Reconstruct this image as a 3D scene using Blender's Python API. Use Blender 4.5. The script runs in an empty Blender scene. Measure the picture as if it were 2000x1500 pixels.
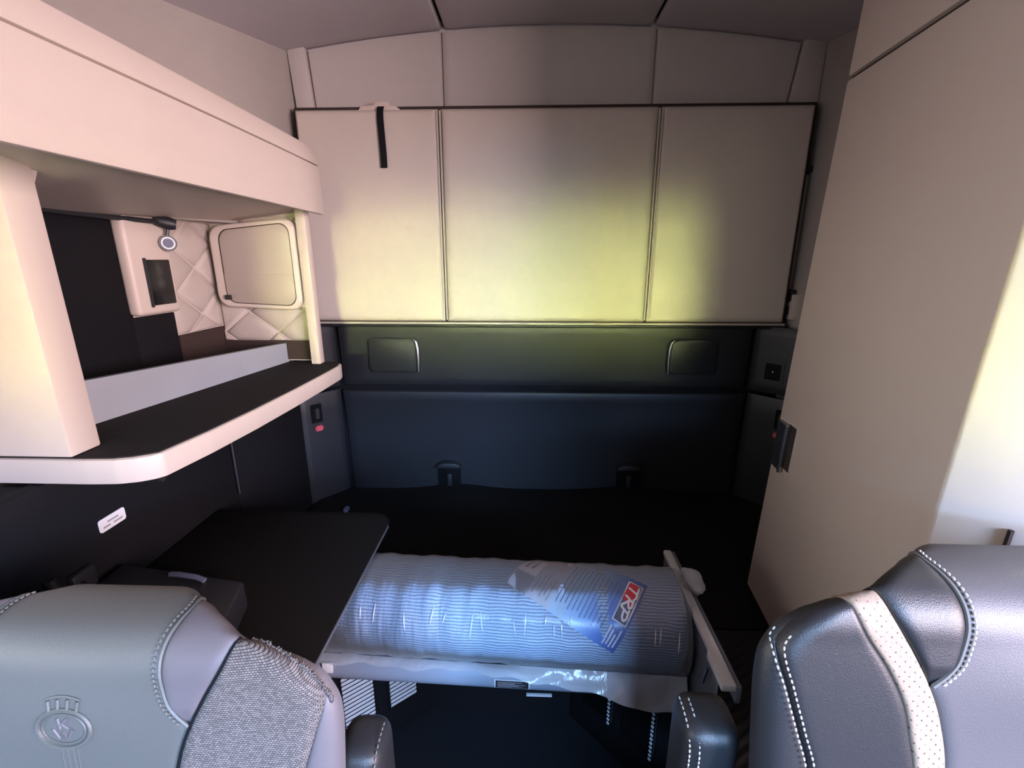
import bpy, bmesh, math, random
from mathutils import Vector, Matrix
random.seed(7)
PI = math.pi
sc = bpy.context.scene
COL = sc.collection

# ------------------------------------------------------------------ camera
CAMZ, PITCH, YAW, FPX = 1.5, math.radians(15.2), math.radians(1.98), 900.0
_fw = Vector((-math.sin(YAW)*math.cos(PITCH), math.cos(YAW)*math.cos(PITCH), -math.sin(PITCH)))
_rt = Vector((math.cos(YAW), math.sin(YAW), 0)); _up = _rt.cross(_fw)
cd = bpy.data.cameras.new('camera'); cd.sensor_width = 36; cd.sensor_fit = 'HORIZONTAL'
cd.lens = 36*FPX/2000; cd.clip_start = 0.02
cam = bpy.data.objects.new('camera', cd); COL.objects.link(cam)
M4 = Matrix.Identity(4)
for i in range(3):
    M4[i][0], M4[i][1], M4[i][2] = _rt[i], _up[i], -_fw[i]
M4[2][3] = CAMZ
cam.matrix_world = M4; sc.camera = cam

# ------------------------------------------------------------------ world, daylight, exposure
w = bpy.data.worlds.new('sky'); sc.world = w; w.use_nodes = True
w.node_tree.nodes['Background'].inputs[0].default_value = (0.55, 0.68, 1.0, 1)
w.node_tree.nodes['Background'].inputs[1].default_value = 0.5
def area(name, loc, target, sx, sy, power, col, spread=180):
    l = bpy.data.lights.new(name, 'AREA'); l.shape = 'RECTANGLE'; l.size = sx; l.size_y = sy
    l.energy = power; l.color = col; l.spread = math.radians(spread)
    o = bpy.data.objects.new(name, l); COL.objects.link(o); o.location = loc
    o.rotation_euler = (Vector(target)-Vector(loc)).to_track_quat('-Z', 'Y').to_euler()
    return o
area('sky_beyond_windshield', (1.2, -3.0, 2.60), (0.0, 0.8, 0.8), 3.4, 1.2, 1250, (0.35, 0.58, 1.0))
area('sunlit_trees_beyond_windshield', (0.30, -3.0, 1.57), (0.25, 1.6, 1.40), 2.6, 0.22, 22, (1.0, 0.98, 0.66))
area('yellow_patch_beam', (0.40, -3.0, 1.58), (0.22, 1.6, 1.27), 2.0, 0.24, 5.6, (0.93, 1.0, 0.38), 15)  # added narrow beam that makes the yellow patch on the bunk
area('ground_beyond_windshield', (0.2, -3.0, 0.75), (0.1, 1.6, 1.9), 4.0, 1.2, 40, (1.0, 0.88, 0.70))
area('daylight_through_open_door', (2.2, -1.15, 1.66), (-0.6, 0.8, 1.4), 1.4, 1.1, 205, (1.0, 0.76, 0.79))
area('daylight_through_side_window', (-2.3, -0.7, 1.55), (0.6, 0.8, 1.35), 1.2, 0.9, 34, (1.0, 0.95, 0.88))
sc.view_settings.view_transform = 'Standard'; sc.view_settings.look = 'None'
sc.view_settings.exposure = 0.0; sc.view_settings.gamma = 1.0; sc.view_settings.use_curve_mapping = False

# ------------------------------------------------------------------ materials
def mat(name, col, rough=0.5, spec=0.5, metal=0.0, grain=0.0, gscale=400.0, vary=0.0, coat=0.0, wscale=30.0):
    m = bpy.data.materials.new(name); m.use_nodes = True
    nt = m.node_tree; b = nt.nodes['Principled BSDF']
    b.inputs['Base Color'].default_value = (*col, 1); b.inputs['Roughness'].default_value = rough
    b.inputs['Specular IOR Level'].default_value = spec; b.inputs['Metallic'].default_value = metal
    b.inputs['Coat Weight'].default_value = coat; b.inputs['Coat Roughness'].default_value = 0.15
    tc = nt.nodes.new('ShaderNodeTexCoord')
    if grain:
        n = nt.nodes.new('ShaderNodeTexNoise'); n.inputs['Scale'].default_value = gscale; n.inputs['Detail'].default_value = 2
        nt.links.new(tc.outputs['Object'], n.inputs['Vector'])
        bp = nt.nodes.new('ShaderNodeBump'); bp.inputs['Strength'].default_value = grain; bp.inputs['Distance'].default_value = 0.002
        nt.links.new(n.outputs['Fac'], bp.inputs['Height']); nt.links.new(bp.outputs['Normal'], b.inputs['Normal'])
    if vary:
        n2 = nt.nodes.new('ShaderNodeTexNoise'); n2.inputs['Scale'].default_value = wscale; n2.inputs['Detail'].default_value = 4
        nt.links.new(tc.outputs['Object'], n2.inputs['Vector'])
        mx = nt.nodes.new('ShaderNodeMix'); mx.data_type = 'RGBA'
        mx.inputs['A'].default_value = (*[c*(1-vary) for c in col], 1); mx.inputs['B'].default_value = (*[min(1, c*(1+vary)) for c in col], 1)
        nt.links.new(n2.outputs['Fac'], mx.inputs['Factor']); nt.links.new(mx.outputs['Result'], b.inputs['Base Color'])
    return m

BEIGE = (0.60, 0.515, 0.45)
M = {
 'beige_plastic': mat('beige_plastic', BEIGE, 0.45, 0.4, grain=0.12, gscale=900, vary=0.02),
 'beige_vinyl': mat('beige_vinyl', (0.57, 0.50, 0.44), 0.6, 0.3, grain=0.25, gscale=700, vary=0.03),
 'headliner': mat('headliner', (0.50, 0.455, 0.43), 0.85, 0.2, grain=0.3, gscale=600, vary=0.04),
 'wall_fabric': mat('wall_fabric', (0.36, 0.325, 0.295), 0.9, 0.2, grain=0.3, gscale=600, vary=0.04),
 'shaded_quilt_vinyl': mat('shaded_quilt_vinyl', (0.46, 0.40, 0.355), 0.6, 0.3, grain=0.25, gscale=700, vary=0.03),  # beige vinyl darkened to imitate the shade inside the niche
 'headliner_grey': mat('headliner_grey', (0.50, 0.46, 0.475), 0.85, 0.2, grain=0.3, gscale=600, vary=0.04),
 'piping': mat('piping', (0.50, 0.44, 0.385), 0.6, 0.3),
 'hatch_panel': mat('hatch_panel', (0.40, 0.34, 0.29), 0.3, 0.5, vary=0.03, wscale=8),
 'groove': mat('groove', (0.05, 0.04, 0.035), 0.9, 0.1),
 'black_plastic': mat('black_plastic', (0.018, 0.019, 0.023), 0.45, 0.5, grain=0.15, gscale=900),
 'black_matte': mat('black_matte', (0.008, 0.008, 0.010), 0.75, 0.15, grain=0.3, gscale=500),
 'black_fabric': mat('black_fabric', (0.010, 0.0095, 0.009), 0.95, 0.1, grain=0.5, gscale=900),
 'black_gloss': mat('black_gloss', (0.008, 0.008, 0.009), 0.2, 0.5),
 'shelf_mat': mat('shelf_mat', (0.022, 0.019, 0.019), 0.85, 0.15, grain=0.4, gscale=800),
 'grey_board': mat('grey_board', (0.30, 0.325, 0.36), 0.5, 0.4, vary=0.06, wscale=14),
 'dark_brown': mat('dark_brown', (0.045, 0.03, 0.026), 0.8, 0.2),
 'chrome': mat('chrome', (0.75, 0.75, 0.77), 0.25, 0.5, metal=1.0),
 'satin_metal': mat('satin_metal', (0.35, 0.36, 0.37), 0.35, 0.5, metal=1.0),
 'red_plastic': mat('red_plastic', (0.62, 0.09, 0.11), 0.4, 0.5),
 'white_paper': mat('white_paper', (0.80, 0.78, 0.80), 0.6, 0.3),
 'print_grey': mat('print_grey', (0.33, 0.31, 0.34), 0.7, 0.2),
 'print_black': mat('print_black', (0.02, 0.02, 0.025), 0.6, 0.3),
 'print_navy': mat('print_navy', (0.06, 0.10, 0.24), 0.6, 0.3),
 'print_red': mat('print_red', (0.55, 0.05, 0.06), 0.5, 0.3),
 'print_slate': mat('print_slate', (0.10, 0.11, 0.17), 0.5, 0.3),
 'leather_black': mat('leather_black', (0.022, 0.023, 0.026), 0.40, 0.6, grain=0.22, gscale=1000),
 'leather_charcoal': mat('leather_charcoal', (0.085, 0.082, 0.088), 0.48, 0.7, grain=0.22, gscale=1000),
 'leather_grey': mat('leather_grey', (0.115, 0.124, 0.118), 0.48, 0.9, grain=0.22, gscale=1000),
 'leather_mauve': mat('leather_mauve', (0.15, 0.14, 0.155), 0.45, 0.5, grain=0.22, gscale=1000),
 'thread': mat('thread', (0.55, 0.55, 0.53), 0.7, 0.2),
 'thread_dark': mat('thread_dark', (0.16, 0.16, 0.155), 0.7, 0.2),
 'rail_grey': mat('rail_grey', (0.26, 0.30, 0.38), 0.38, 0.5, grain=0.08, gscale=700),
 'panel_steel': mat('panel_steel', (0.10, 0.115, 0.14), 0.45, 0.5),
 'edge_trim': mat('edge_trim', (0.50, 0.50, 0.50), 0.35, 0.5),
 'louver': mat('louver', (0.78, 0.80, 0.86), 0.4, 0.5),
 'floor_mat': mat('floor_mat', (0.010, 0.012, 0.016), 0.8, 0.25, grain=0.5, gscale=300),
 'crease_glint': mat('crease_glint', (0.80, 0.84, 0.86), 0.2, 0.8),
 'carpet': mat('carpet', (0.02, 0.02, 0.024), 0.95, 0.1, grain=0.5, gscale=600),
}
def hook(m):
    return m.node_tree, m.node_tree.nodes['Principled BSDF']

# woven grey fabric: over-under basket weave from two crossed waves
def woven():
    m = mat('woven_fabric', (0.30, 0.28, 0.275), 0.9, 0.15); nt, b = hook(m)
    tc = nt.nodes.new('ShaderNodeTexCoord'); mp = nt.nodes.new('ShaderNodeMapping')
    mp.inputs['Rotation'].default_value = (0, 0.10, 0); nt.links.new(tc.outputs['Object'], mp.inputs['Vector'])
    ck = nt.nodes.new('ShaderNodeTexBrick'); ck.inputs['Scale'].default_value = 1.0
    ck.offset = 0.5; ck.inputs['Brick Width'].default_value = 0.0034; ck.inputs['Row Height'].default_value = 0.0021
    ck.inputs['Mortar Size'].default_value = 0.0004; ck.inputs['Mortar Smooth'].default_value = 1.0
    sp = nt.nodes.new('ShaderNodeSeparateXYZ'); cb = nt.nodes.new('ShaderNodeCombineXYZ')
    nt.links.new(mp.outputs['Vector'], sp.inputs[0]); nt.links.new(sp.outputs['X'], cb.inputs['X']); nt.links.new(sp.outputs['Z'], cb.inputs['Y'])
    nt.links.new(cb.outputs[0], ck.inputs['Vector'])
    ck.inputs['Color1'].default_value = (0.27, 0.25, 0.245, 1); ck.inputs['Color2'].default_value = (0.16, 0.15, 0.15, 1); ck.inputs['Mortar'].default_value = (0.05, 0.048, 0.048, 1)
    nt.links.new(ck.outputs['Color'], b.inputs['Base Color'])
    bp = nt.nodes.new('ShaderNodeBump'); bp.inputs['Strength'].default_value = 0.7; bp.inputs['Distance'].default_value = 0.0015; bp.invert = True
    nt.links.new(ck.outputs['Fac'], bp.inputs['Height']); nt.links.new(bp.outputs['Normal'], b.inputs['Normal'])
    return m
M['woven'] = woven()

# beige perforated leather: rows of small dark holes
def perforated():
    m = mat('perforated_leather', (0.52, 0.41, 0.31), 0.55, 0.35); nt, b = hook(m)
    tc = nt.nodes.new('ShaderNodeTexCoord'); mp = nt.nodes.new('ShaderNodeMapping')
    mp.inputs['Rotation'].default_value = (0, PI/4, 0); mp.inputs['Scale'].default_value = (150, 0.0, 150)
    nt.links.new(tc.outputs['Object'], mp.inputs['Vector'])
    v = nt.nodes.new('ShaderNodeTexVoronoi'); v.inputs['Scale'].default_value = 1; v.inputs['Randomness'].default_value = 0.12
    nt.links.new(mp.outputs['Vector'], v.inputs['Vector'])
    cr = nt.nodes.new('ShaderNodeValToRGB'); cr.color_ramp.elements[0].position = 0.10; cr.color_ramp.elements[1].position = 0.16
    cr.color_ramp.elements[0].color = (0.10, 0.07, 0.05, 1); cr.color_ramp.elements[1].color = (0.34, 0.265, 0.20, 1)
    nt.links.new(v.outputs['Distance'], cr.inputs[0]); nt.links.new(cr.outputs[0], b.inputs['Base Color'])
    n = nt.nodes.new('ShaderNodeTexNoise'); n.inputs['Scale'].default_value = 260; nt.links.new(tc.outputs['Object'], n.inputs['Vector'])
    bp = nt.nodes.new('ShaderNodeBump'); bp.inputs['Strength'].default_value = 0.3; bp.inputs['Distance'].default_value = 0.002
    nt.links.new(n.outputs['Fac'], bp.inputs['Height']); nt.links.new(bp.outputs['Normal'], b.inputs['Normal'])
    return m
M['perforated'] = perforated()

# corrugated silver-blue foil of the roll: fine ribs running along its length, slightly wavering
def ribbed():
    m = mat('ribbed_foil', (0.5, 0.55, 0.62), 0.35, 0.5); nt, b = hook(m)
    uv = nt.nodes.new('ShaderNodeUVMap'); uv.uv_map = 'wrap'
    n = nt.nodes.new('ShaderNodeTexNoise'); n.inputs['Scale'].default_value = 26; n.inputs['Detail'].default_value = 3
    nt.links.new(uv.outputs[0], n.inputs['Vector'])
    sp = nt.nodes.new('ShaderNodeSeparateXYZ'); nt.links.new(uv.outputs[0], sp.inputs[0])
    ad = nt.nodes.new('ShaderNodeMath'); ad.operation = 'MULTIPLY_ADD'; ad.inputs[1].default_value = 0.009
    nt.links.new(n.outputs['Fac'], ad.inputs[0]); nt.links.new(sp.outputs['Y'], ad.inputs[2])
    ml = nt.nodes.new('ShaderNodeMath'); ml.operation = 'MULTIPLY'; ml.inputs[1].default_value = 2*PI/0.0062
    nt.links.new(ad.outputs[0], ml.inputs[0])
    sn = nt.nodes.new('ShaderNodeMath'); sn.operation = 'SINE'; nt.links.new(ml.outputs[0], sn.inputs[0])
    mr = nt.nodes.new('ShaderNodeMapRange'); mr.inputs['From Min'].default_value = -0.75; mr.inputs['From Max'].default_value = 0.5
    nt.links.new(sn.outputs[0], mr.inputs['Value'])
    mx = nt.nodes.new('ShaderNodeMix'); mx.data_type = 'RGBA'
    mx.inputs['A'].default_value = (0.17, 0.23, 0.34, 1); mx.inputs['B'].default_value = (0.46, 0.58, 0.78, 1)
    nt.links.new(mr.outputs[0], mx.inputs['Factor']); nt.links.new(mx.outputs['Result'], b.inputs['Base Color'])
    bp = nt.nodes.new('ShaderNodeBump'); bp.inputs['Strength'].default_value = 0.5; bp.inputs['Distance'].default_value = 0.0012
    nt.links.new(sn.outputs[0], bp.inputs['Height']); nt.links.new(bp.outputs['Normal'], b.inputs['Normal'])
    return m
M['ribbed'] = ribbed()

# clear plastic film: mostly see-through, creased and shiny
def film(name, thru, milk):
    m = bpy.data.materials.new(name); m.use_nodes = True; nt = m.node_tree
    b = nt.nodes['Principled BSDF']; b.inputs['Base Color'].default_value = (0.72, 0.75, 0.78, 1); b.inputs['Roughness'].default_value = 0.16
    b.inputs['Specular IOR Level'].default_value = 0.7
    uv = nt.nodes.new('ShaderNodeUVMap'); uv.uv_map = 'wrap'; mp = nt.nodes.new('ShaderNodeMapping')
    mp.inputs['Scale'].default_value = (60, 9, 1); nt.links.new(uv.outputs[0], mp.inputs['Vector'])
    n = nt.nodes.new('ShaderNodeTexNoise'); n.inputs['Scale'].default_value = 1; n.inputs['Detail'].default_value = 3; n.inputs['Distortion'].default_value = 0.6
    nt.links.new(mp.outputs[0], n.inputs['Vector'])
    bp = nt.nodes.new('ShaderNodeBump'); bp.inputs['Strength'].default_value = 0.5; bp.inputs['Distance'].default_value = 0.004
    nt.links.new(n.outputs['Fac'], bp.inputs['Height']); nt.links.new(bp.outputs['Normal'], b.inputs['Normal'])
    tr = nt.nodes.new('ShaderNodeBsdfTransparent'); ms = nt.nodes.new('ShaderNodeMixShader')
    fr = nt.nodes.new('ShaderNodeFresnel'); fr.inputs['IOR'].default_value = 1.45; nt.links.new(bp.outputs['Normal'], fr.inputs['Normal'])
    ma = nt.nodes.new('ShaderNodeMath'); ma.operation = 'ADD'; ma.use_clamp = True; ma.inputs[1].default_value = milk
    nt.links.new(fr.outputs[0], ma.inputs[0]); nt.links.new(ma.outputs[0], ms.inputs[0])
    nt.links.new(tr.outputs[0], ms.inputs[1]); nt.links.new(b.outputs[0], ms.inputs[2])
    nt.links.new(ms.outputs[0], nt.nodes['Material Output'].inputs[0])
    return m
M['film'] = film('clear_film', 0.8, 0.10)
M['film_milky'] = film('milky_film', 0.5, 0.42)

def glass():
    m = bpy.data.materials.new('window_glass'); m.use_nodes = True; nt = m.node_tree
    tr = nt.nodes.new('ShaderNodeBsdfTransparent'); tr.inputs[0].default_value = (0.95, 0.97, 0.96, 1)
    gl = nt.nodes.new('ShaderNodeBsdfGlossy'); gl.inputs['Roughness'].default_value = 0.03
    ms = nt.nodes.new('ShaderNodeMixShader'); ms.inputs[0].default_value = 0.05
    nt.links.new(tr.outputs[0], ms.inputs[1]); nt.links.new(gl.outputs[0], ms.inputs[2]); nt.links.new(ms.outputs[0], nt.nodes['Material Output'].inputs[0])
    return m
M['glass'] = glass()

# printed leaflet: off-white strip running into a blue gradient (print only)
def leaflet_mat():
    m = mat('leaflet_print', (0.3, 0.5, 0.8), 0.35, 0.5); nt, b = hook(m)
    uv = nt.nodes.new('ShaderNodeUVMap'); uv.uv_map = 'wrap'; sp = nt.nodes.new('ShaderNodeSeparateXYZ'); nt.links.new(uv.outputs[0], sp.inputs[0])
    cr = nt.nodes.new('ShaderNodeValToRGB'); e = cr.color_ramp.elements
    e[0].position = 0; e[0].color = (0.50, 0.48, 0.52, 1); e[1].position = 1; e[1].color = (0.02, 0.09, 0.42, 1)
    for p, c in ((0.38, (0.52, 0.50, 0.54)), (0.40, (0.48, 0.56, 0.64)), (0.62, (0.30, 0.48, 0.72)), (0.82, (0.08, 0.24, 0.66))):
        k = e.new(p); k.color = (*c, 1)
    nt.links.new(sp.outputs['X'], cr.inputs[0]); nt.links.new(cr.outputs[0], b.inputs['Base Color'])
    return m
M['leaflet'] = leaflet_mat()

# dark rubber with faint diagonal ribs
def ribbed_rubber():
    m = mat('ribbed_rubber', (0.011, 0.010, 0.011), 0.7, 0.3); nt, b = hook(m)
    tc = nt.nodes.new('ShaderNodeTexCoord'); mp = nt.nodes.new('ShaderNodeMapping'); mp.inputs['Rotation'].default_value = (0, 0, -0.55)
    nt.links.new(tc.outputs['Object'], mp.inputs['Vector'])
    wv = nt.nodes.new('ShaderNodeTexWave'); wv.bands_direction = 'Y'; wv.inputs['Scale'].default_value = 16; wv.inputs['Distortion'].default_value = 1.2; wv.inputs['Detail Scale'].default_value = 4
    nt.links.new(mp.outputs[0], wv.inputs['Vector'])
    bp = nt.nodes.new('ShaderNodeBump'); bp.inputs['Strength'].default_value = 0.6; bp.inputs['Distance'].default_value = 0.004
    nt.links.new(wv.outputs['Fac'], bp.inputs['Height']); nt.links.new(bp.outputs['Normal'], b.inputs['Normal'])
    return m
M['ribbed_rubber'] = ribbed_rubber()

# ------------------------------------------------------------------ mesh helpers
class MB:
    def __init__(s): s.v = []; s.f = []; s.uv = []
    def add(s, vs, fs, uvs=None):
        o = len(s.v); s.v += [tuple(p) for p in vs]; s.f += [tuple(i+o for i in f) for f in fs]
        s.uv += list(uvs) if uvs else [(0, 0)]*len(vs)
        return s
    def bm(s, bm):
        bm.verts.index_update()
        s.add([v.co[:] for v in bm.verts], [[v.index for v in f.verts] for f in bm.faces]); bm.free(); return s
    def box(s, x0, x1, y0, y1, z0, z1, bev=0.0, seg=2):
        bm = bmesh.new()
        vs = [bm.verts.new(p) for p in ((x0,y0,z0),(x1,y0,z0),(x1,y1,z0),(x0,y1,z0),(x0,y0,z1),(x1,y0,z1),(x1,y1,z1),(x0,y1,z1))]
        for f in ((3,2,1,0),(4,5,6,7),(0,1,5,4),(1,2,6,5),(2,3,7,6),(3,0,4,7)): bm.faces.new([vs[i] for i in f])
        if bev: bmesh.ops.bevel(bm, geom=bm.edges[:], offset=bev, segments=seg, profile=0.5, affect='EDGES')
        return s.bm(bm)
    def prism(s, poly, fa, fb, bev=0.0, seg=2):
        """poly: 2-D outline; fa/fb map a 2-D point to the two end caps"""
        bm = bmesh.new(); a = [bm.verts.new(fa(*p)) for p in poly]; b = [bm.verts.new(fb(*p)) for p in poly]; n = len(poly)
        bm.faces.new(a[::-1]); bm.faces.new(b)
        for i in range(n): bm.faces.new((a[i], a[(i+1) % n], b[(i+1) % n], b[i]))
        bmesh.ops.recalc_face_normals(bm, faces=bm.faces[:])
        if bev: bmesh.ops.bevel(bm, geom=bm.edges[:], offset=bev, segments=seg, profile=0.5, affect='EDGES')
        return s.bm(bm)
    def grid(s, fn, nu, nv, uvfn=None, flip=False):
        vs, fs, us = [], [], []
        for j in range(nv+1):
            for i in range(nu+1):
                vs.append(fn(i/nu, j/nv)); us.append(uvfn(i/nu, j/nv) if uvfn else (i/nu, j/nv))
        for j in range(nv):
            for i in range(nu):
                a = j*(nu+1)+i; q = (a, a+1, a+nu+2, a+nu+1); fs.append(q[::-1] if flip else q)
        return s.add(vs, fs, us)
    def tube(s, pts, r, n=8, closed=False, cap=True):
        pts = [Vector(p) for p in pts]; m = len(pts); rings = []
        up0 = None
        for i, p in enumerate(pts):
            if closed: t = pts[(i+1) % m]-pts[i-1]
            else: t = pts[min(i+1, m-1)]-pts[max(i-1, 0)]
            t.normalize()
            if up0 is None: up0 = t.orthogonal().normalized()
            up0 = (up0 - t*up0.dot(t)).normalized(); sd = t.cross(up0)
            rr = r[i] if isinstance(r, (list, tuple)) else r
            rings.append([p+(up0*math.cos(2*PI*k/n)+sd*math.sin(2*PI*k/n))*rr for k in range(n)])
        vs = [q for R in rings for q in R]; fs = []
        for i in range(m if closed else m-1):
            for k in range(n):
                a, b = i*n, ((i+1) % m)*n; fs.append((a+k, a+(k+1) % n, b+(k+1) % n, b+k))
        if cap and not closed: fs += [tuple(range(n))[::-1], tuple((m-1)*n+k for k in range(n))]
        return s.add(vs, fs)

ROOT = {}
def rootloc(o):
    while o.parent: o = o.parent
    return Vector(ROOT.get(o.name, (0, 0, 0)))
def obj(name, mb, m, parent=None, smooth=True, ang=35):
    me = bpy.data.meshes.new(name)
    if parent is None:
        xs = [p[0] for p in mb.v]; ys = [p[1] for p in mb.v]; zs = [p[2] for p in mb.v]
        base = Vector(((min(xs)+max(xs))/2, (min(ys)+max(ys))/2, min(zs)))
    else: base = rootloc(parent)
    me.from_pydata([tuple(Vector(p)-base) for p in mb.v], [], mb.f)
    bm = bmesh.new(); bm.from_mesh(me); bm.to_mesh(me); bm.free()
    ul = me.uv_layers.new(name='wrap')
    for lp in me.loops: ul.data[lp.index].uv = mb.uv[lp.vertex_index]
    me.materials.append(M[m] if isinstance(m, str) else m)
    if smooth:
        me.polygons.foreach_set('use_smooth', [True]*len(me.polygons)); me.set_sharp_from_angle(angle=math.radians(ang))
    o = bpy.data.objects.new(name, me); COL.objects.link(o)
    if parent is None: o.location = base; ROOT[o.name] = tuple(base)
    else: o.parent = parent
    return o
def thing(name, label, cat, loc, group=None, kind=None):
    o = bpy.data.objects.new(name, None); COL.objects.link(o); o.location = loc; o.empty_display_size = 0.05
    ROOT[o.name] = tuple(loc); tag(o, label, cat, group, kind); return o
def tag(o, label=None, cat=None, group=None, kind=None):
    for k, v in (('label', label), ('category', cat), ('group', group), ('kind', kind)):
        if v: o[k] = v
    return o
def struct(name, mb, m, label, cat, parent=None, **k):
    o = obj(name, mb, m, parent, **k)
    if parent is None: tag(o, label, cat, kind='structure')
    return o
def lerp(a, b, t): return a+(b-a)*t
def table(tab, x):
    if x <= tab[0][0]: return tab[0][1]
    for (a, b), (c, d) in zip(tab, tab[1:]):
        if x <= c: return b+(d-b)*(x-a)/(c-a)
    return tab[-1][1]
def smooth_table(tab, x):       # cosine-eased tabulation
    if x <= tab[0][0]: return tab[0][1]
    n = len(tab)
    for i in range(n-1):
        a, b = tab[i]; c, d = tab[i+1]
        if x <= c:
            t = (x-a)/(c-a); m0 = (tab[i+1][1]-tab[max(i-1,0)][1])/(tab[i+1][0]-tab[max(i-1,0)][0]); m1 = (tab[min(i+2,n-1)][1]-b)/(tab[min(i+2,n-1)][0]-a)
            h = c-a; t2, t3 = t*t, t*t*t
            return (2*t3-3*t2+1)*b+(t3-2*t2+t)*h*m0+(-2*t3+3*t2)*d+(t3-t2)*h*m1
    return tab[-1][1]
def rrect(x0, x1, y0, y1, r, n=5):
    out = []
    for cx, cy, a0 in ((x1-r, y0+r, -90), (x1-r, y1-r, 0), (x0+r, y1-r, 90), (x0+r, y0+r, 180)):
        for k in range(n+1):
            a = math.radians(a0+90*k/n); out.append((cx+r*math.cos(a), cy+r*math.sin(a)))
    return out

# pillow panel on a vertical plane: u along one axis, v = z
def pillow(mb, fn, nu=24, nv=16, edge=0.03, depth=0.012, eu=None, ev=None):
    """fn(s,t,d): point on the panel at s,t in 0..1 pushed out by d (metres)"""
    def prof(s, e):
        d = min(s, 1-s)/e
        return 1.0 if d >= 1 else math.sqrt(max(0.0, 1-(1-d)**2))
    eu = eu or edge; ev = ev or edge
    def ease(i, n, e):              # cluster rows at the rim
        t = i/n
        return t
    ts = lambda t: 0.5-0.5*math.cos(PI*t)
    return mb.grid(lambda s, t: fn(ts(s), ts(t), depth*min(prof(ts(s), eu), prof(ts(t), ev))), nu, nv)

def arch(x): return 2.192-0.095*(x-0.06)**2

# ------------------------------------------------------------------ structure
struct('floor', MB().box(-1.05, 1.05, -1.05, 1.68, -0.06, 0.0), 'floor_mat', 'dark blue-black rubber cab floor between the seats', 'floor')
ceil = struct('ceiling', MB().grid(lambda s, t: (lerp(-1.1, 1.1, s), lerp(-1.05, 1.70, t), arch(lerp(-1.1, 1.1, s))+0.03), 24, 2), 'groove', 'arched grey padded ceiling of the sleeper in three panels', 'ceiling')
for x0, x1 in ((-1.08, -0.2755), (-0.2685, 0.3735), (0.3805, 1.08)):
    # the two seams bow outward a little towards the back wall
    b0 = 0.0; f = lambda s, t, d, x0=x0, x1=x1: (lambda x: (x, lerp(-1.04, 1.675, t), arch(x)+0.014-d))(lerp(x0, x1, s))
    mb = MB(); pillow(mb, f, 16, 30, depth=0.014, eu=0.035, ev=0.01); obj('headliner_panel', mb, 'headliner_grey', ceil)

# back wall, upper part: three padded panels, a column at either side
wb = struct('wall_back', MB().box(-1.05, 1.05, 1.665, 1.70, 0.0, 2.23), 'headliner_grey', 'rear wall of the sleeper, beige padding above and black plastic below', 'wall')
def wedge(x, top, z): return x
for x0, x1, dl, dr in ((-0.706, -0.2775, 0.016, 0), (-0.2765, 0.3865, 0, 0), (0.3875, 0.828, 0, -0.03)):
    def f(s, t, d, x0=x0, x1=x1, dl=dl, dr=dr):
        z = lerp(1.90, 1, 0)
        xa = x0+dl*(1-t); xb = x1+dr*(1-t); x = lerp(xa, xb, s)
        z = lerp(1.90, arch(x)-0.001, t)
        return (x, 1.664-d, z)
    mb = MB(); pillow(mb, f, 24, 12, depth=0.016, eu=0.025, ev=0.04); obj('padded_panel', mb, 'headliner', wb)
for sx, xs in ((-1, ((-0.762, -0.706), (-0.745, -0.690))), (1, ((0.828, 0.892), (0.798, 0.890)))):
    (ta, tb), (ba, bb) = xs
    mb = MB().prism([(ta, 2.14), (tb, 2.14), (bb, 1.90), (ba, 1.90)], lambda x, z: (x, 1.66, z), lambda x, z: (x, 1.635, z), bev=0.004)
    obj('corner_column', mb, 'headliner', wb)

# black plastic lower part of the back wall
lo = struct('trim_1', MB().box(-0.80, 0.90, 1.648, 1.664, 0.0, 1.262), 'black_matte', 'black plastic lining of the rear wall under the upper bunk', 'trim')
f = lambda s, t, d: (lerp(-0.688, 0.79, s), 1.650-d-0.012*t, lerp(1.044, 1.276, t))
mb = MB(); pillow(mb, f, 30, 12, depth=0.014, eu=0.02, ev=0.06); obj('upper_lining_panel', mb, 'black_plastic', lo)
f = lambda s, t, d: (lerp(-0.688, 0.79, s), 1.650-d-0.02*(t**3), lerp(0.55, 1.030, t))
mb = MB(); pillow(mb, f, 30, 16, depth=0.014, eu=0.02, ev=0.04); obj('lower_lining_panel', mb, 'black_plastic', lo)
obj('ledge', MB().box(-0.79, 0.89, 1.60, 1.66, 1.268, 1.280, bev=0.004), 'black_plastic', lo)
for sx, xa, xb in ((-1, -0.700, -0.802), (1, 0.800, 0.905)):
    for z0, z1 in ((0.55, 1.03), (1.044, 1.276)):
        f = lambda s, t, d, xa=xa, xb=xb, z0=z0, z1=z1: (lerp(xa, xb, s)-0.6*d*(1 if xb > xa else -1), lerp(1.64, 1.52, s)-d, lerp(z0, z1, t))
        mb = MB(); mb.grid(lambda s, t: f(s, t, 0.006*min(1, min(s, 1-s, )/0.08, min(t, 1-t)/0.03)), 14, 14, flip=(xb < xa)); obj('corner_lining_panel', mb, 'black_plastic', lo)

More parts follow.
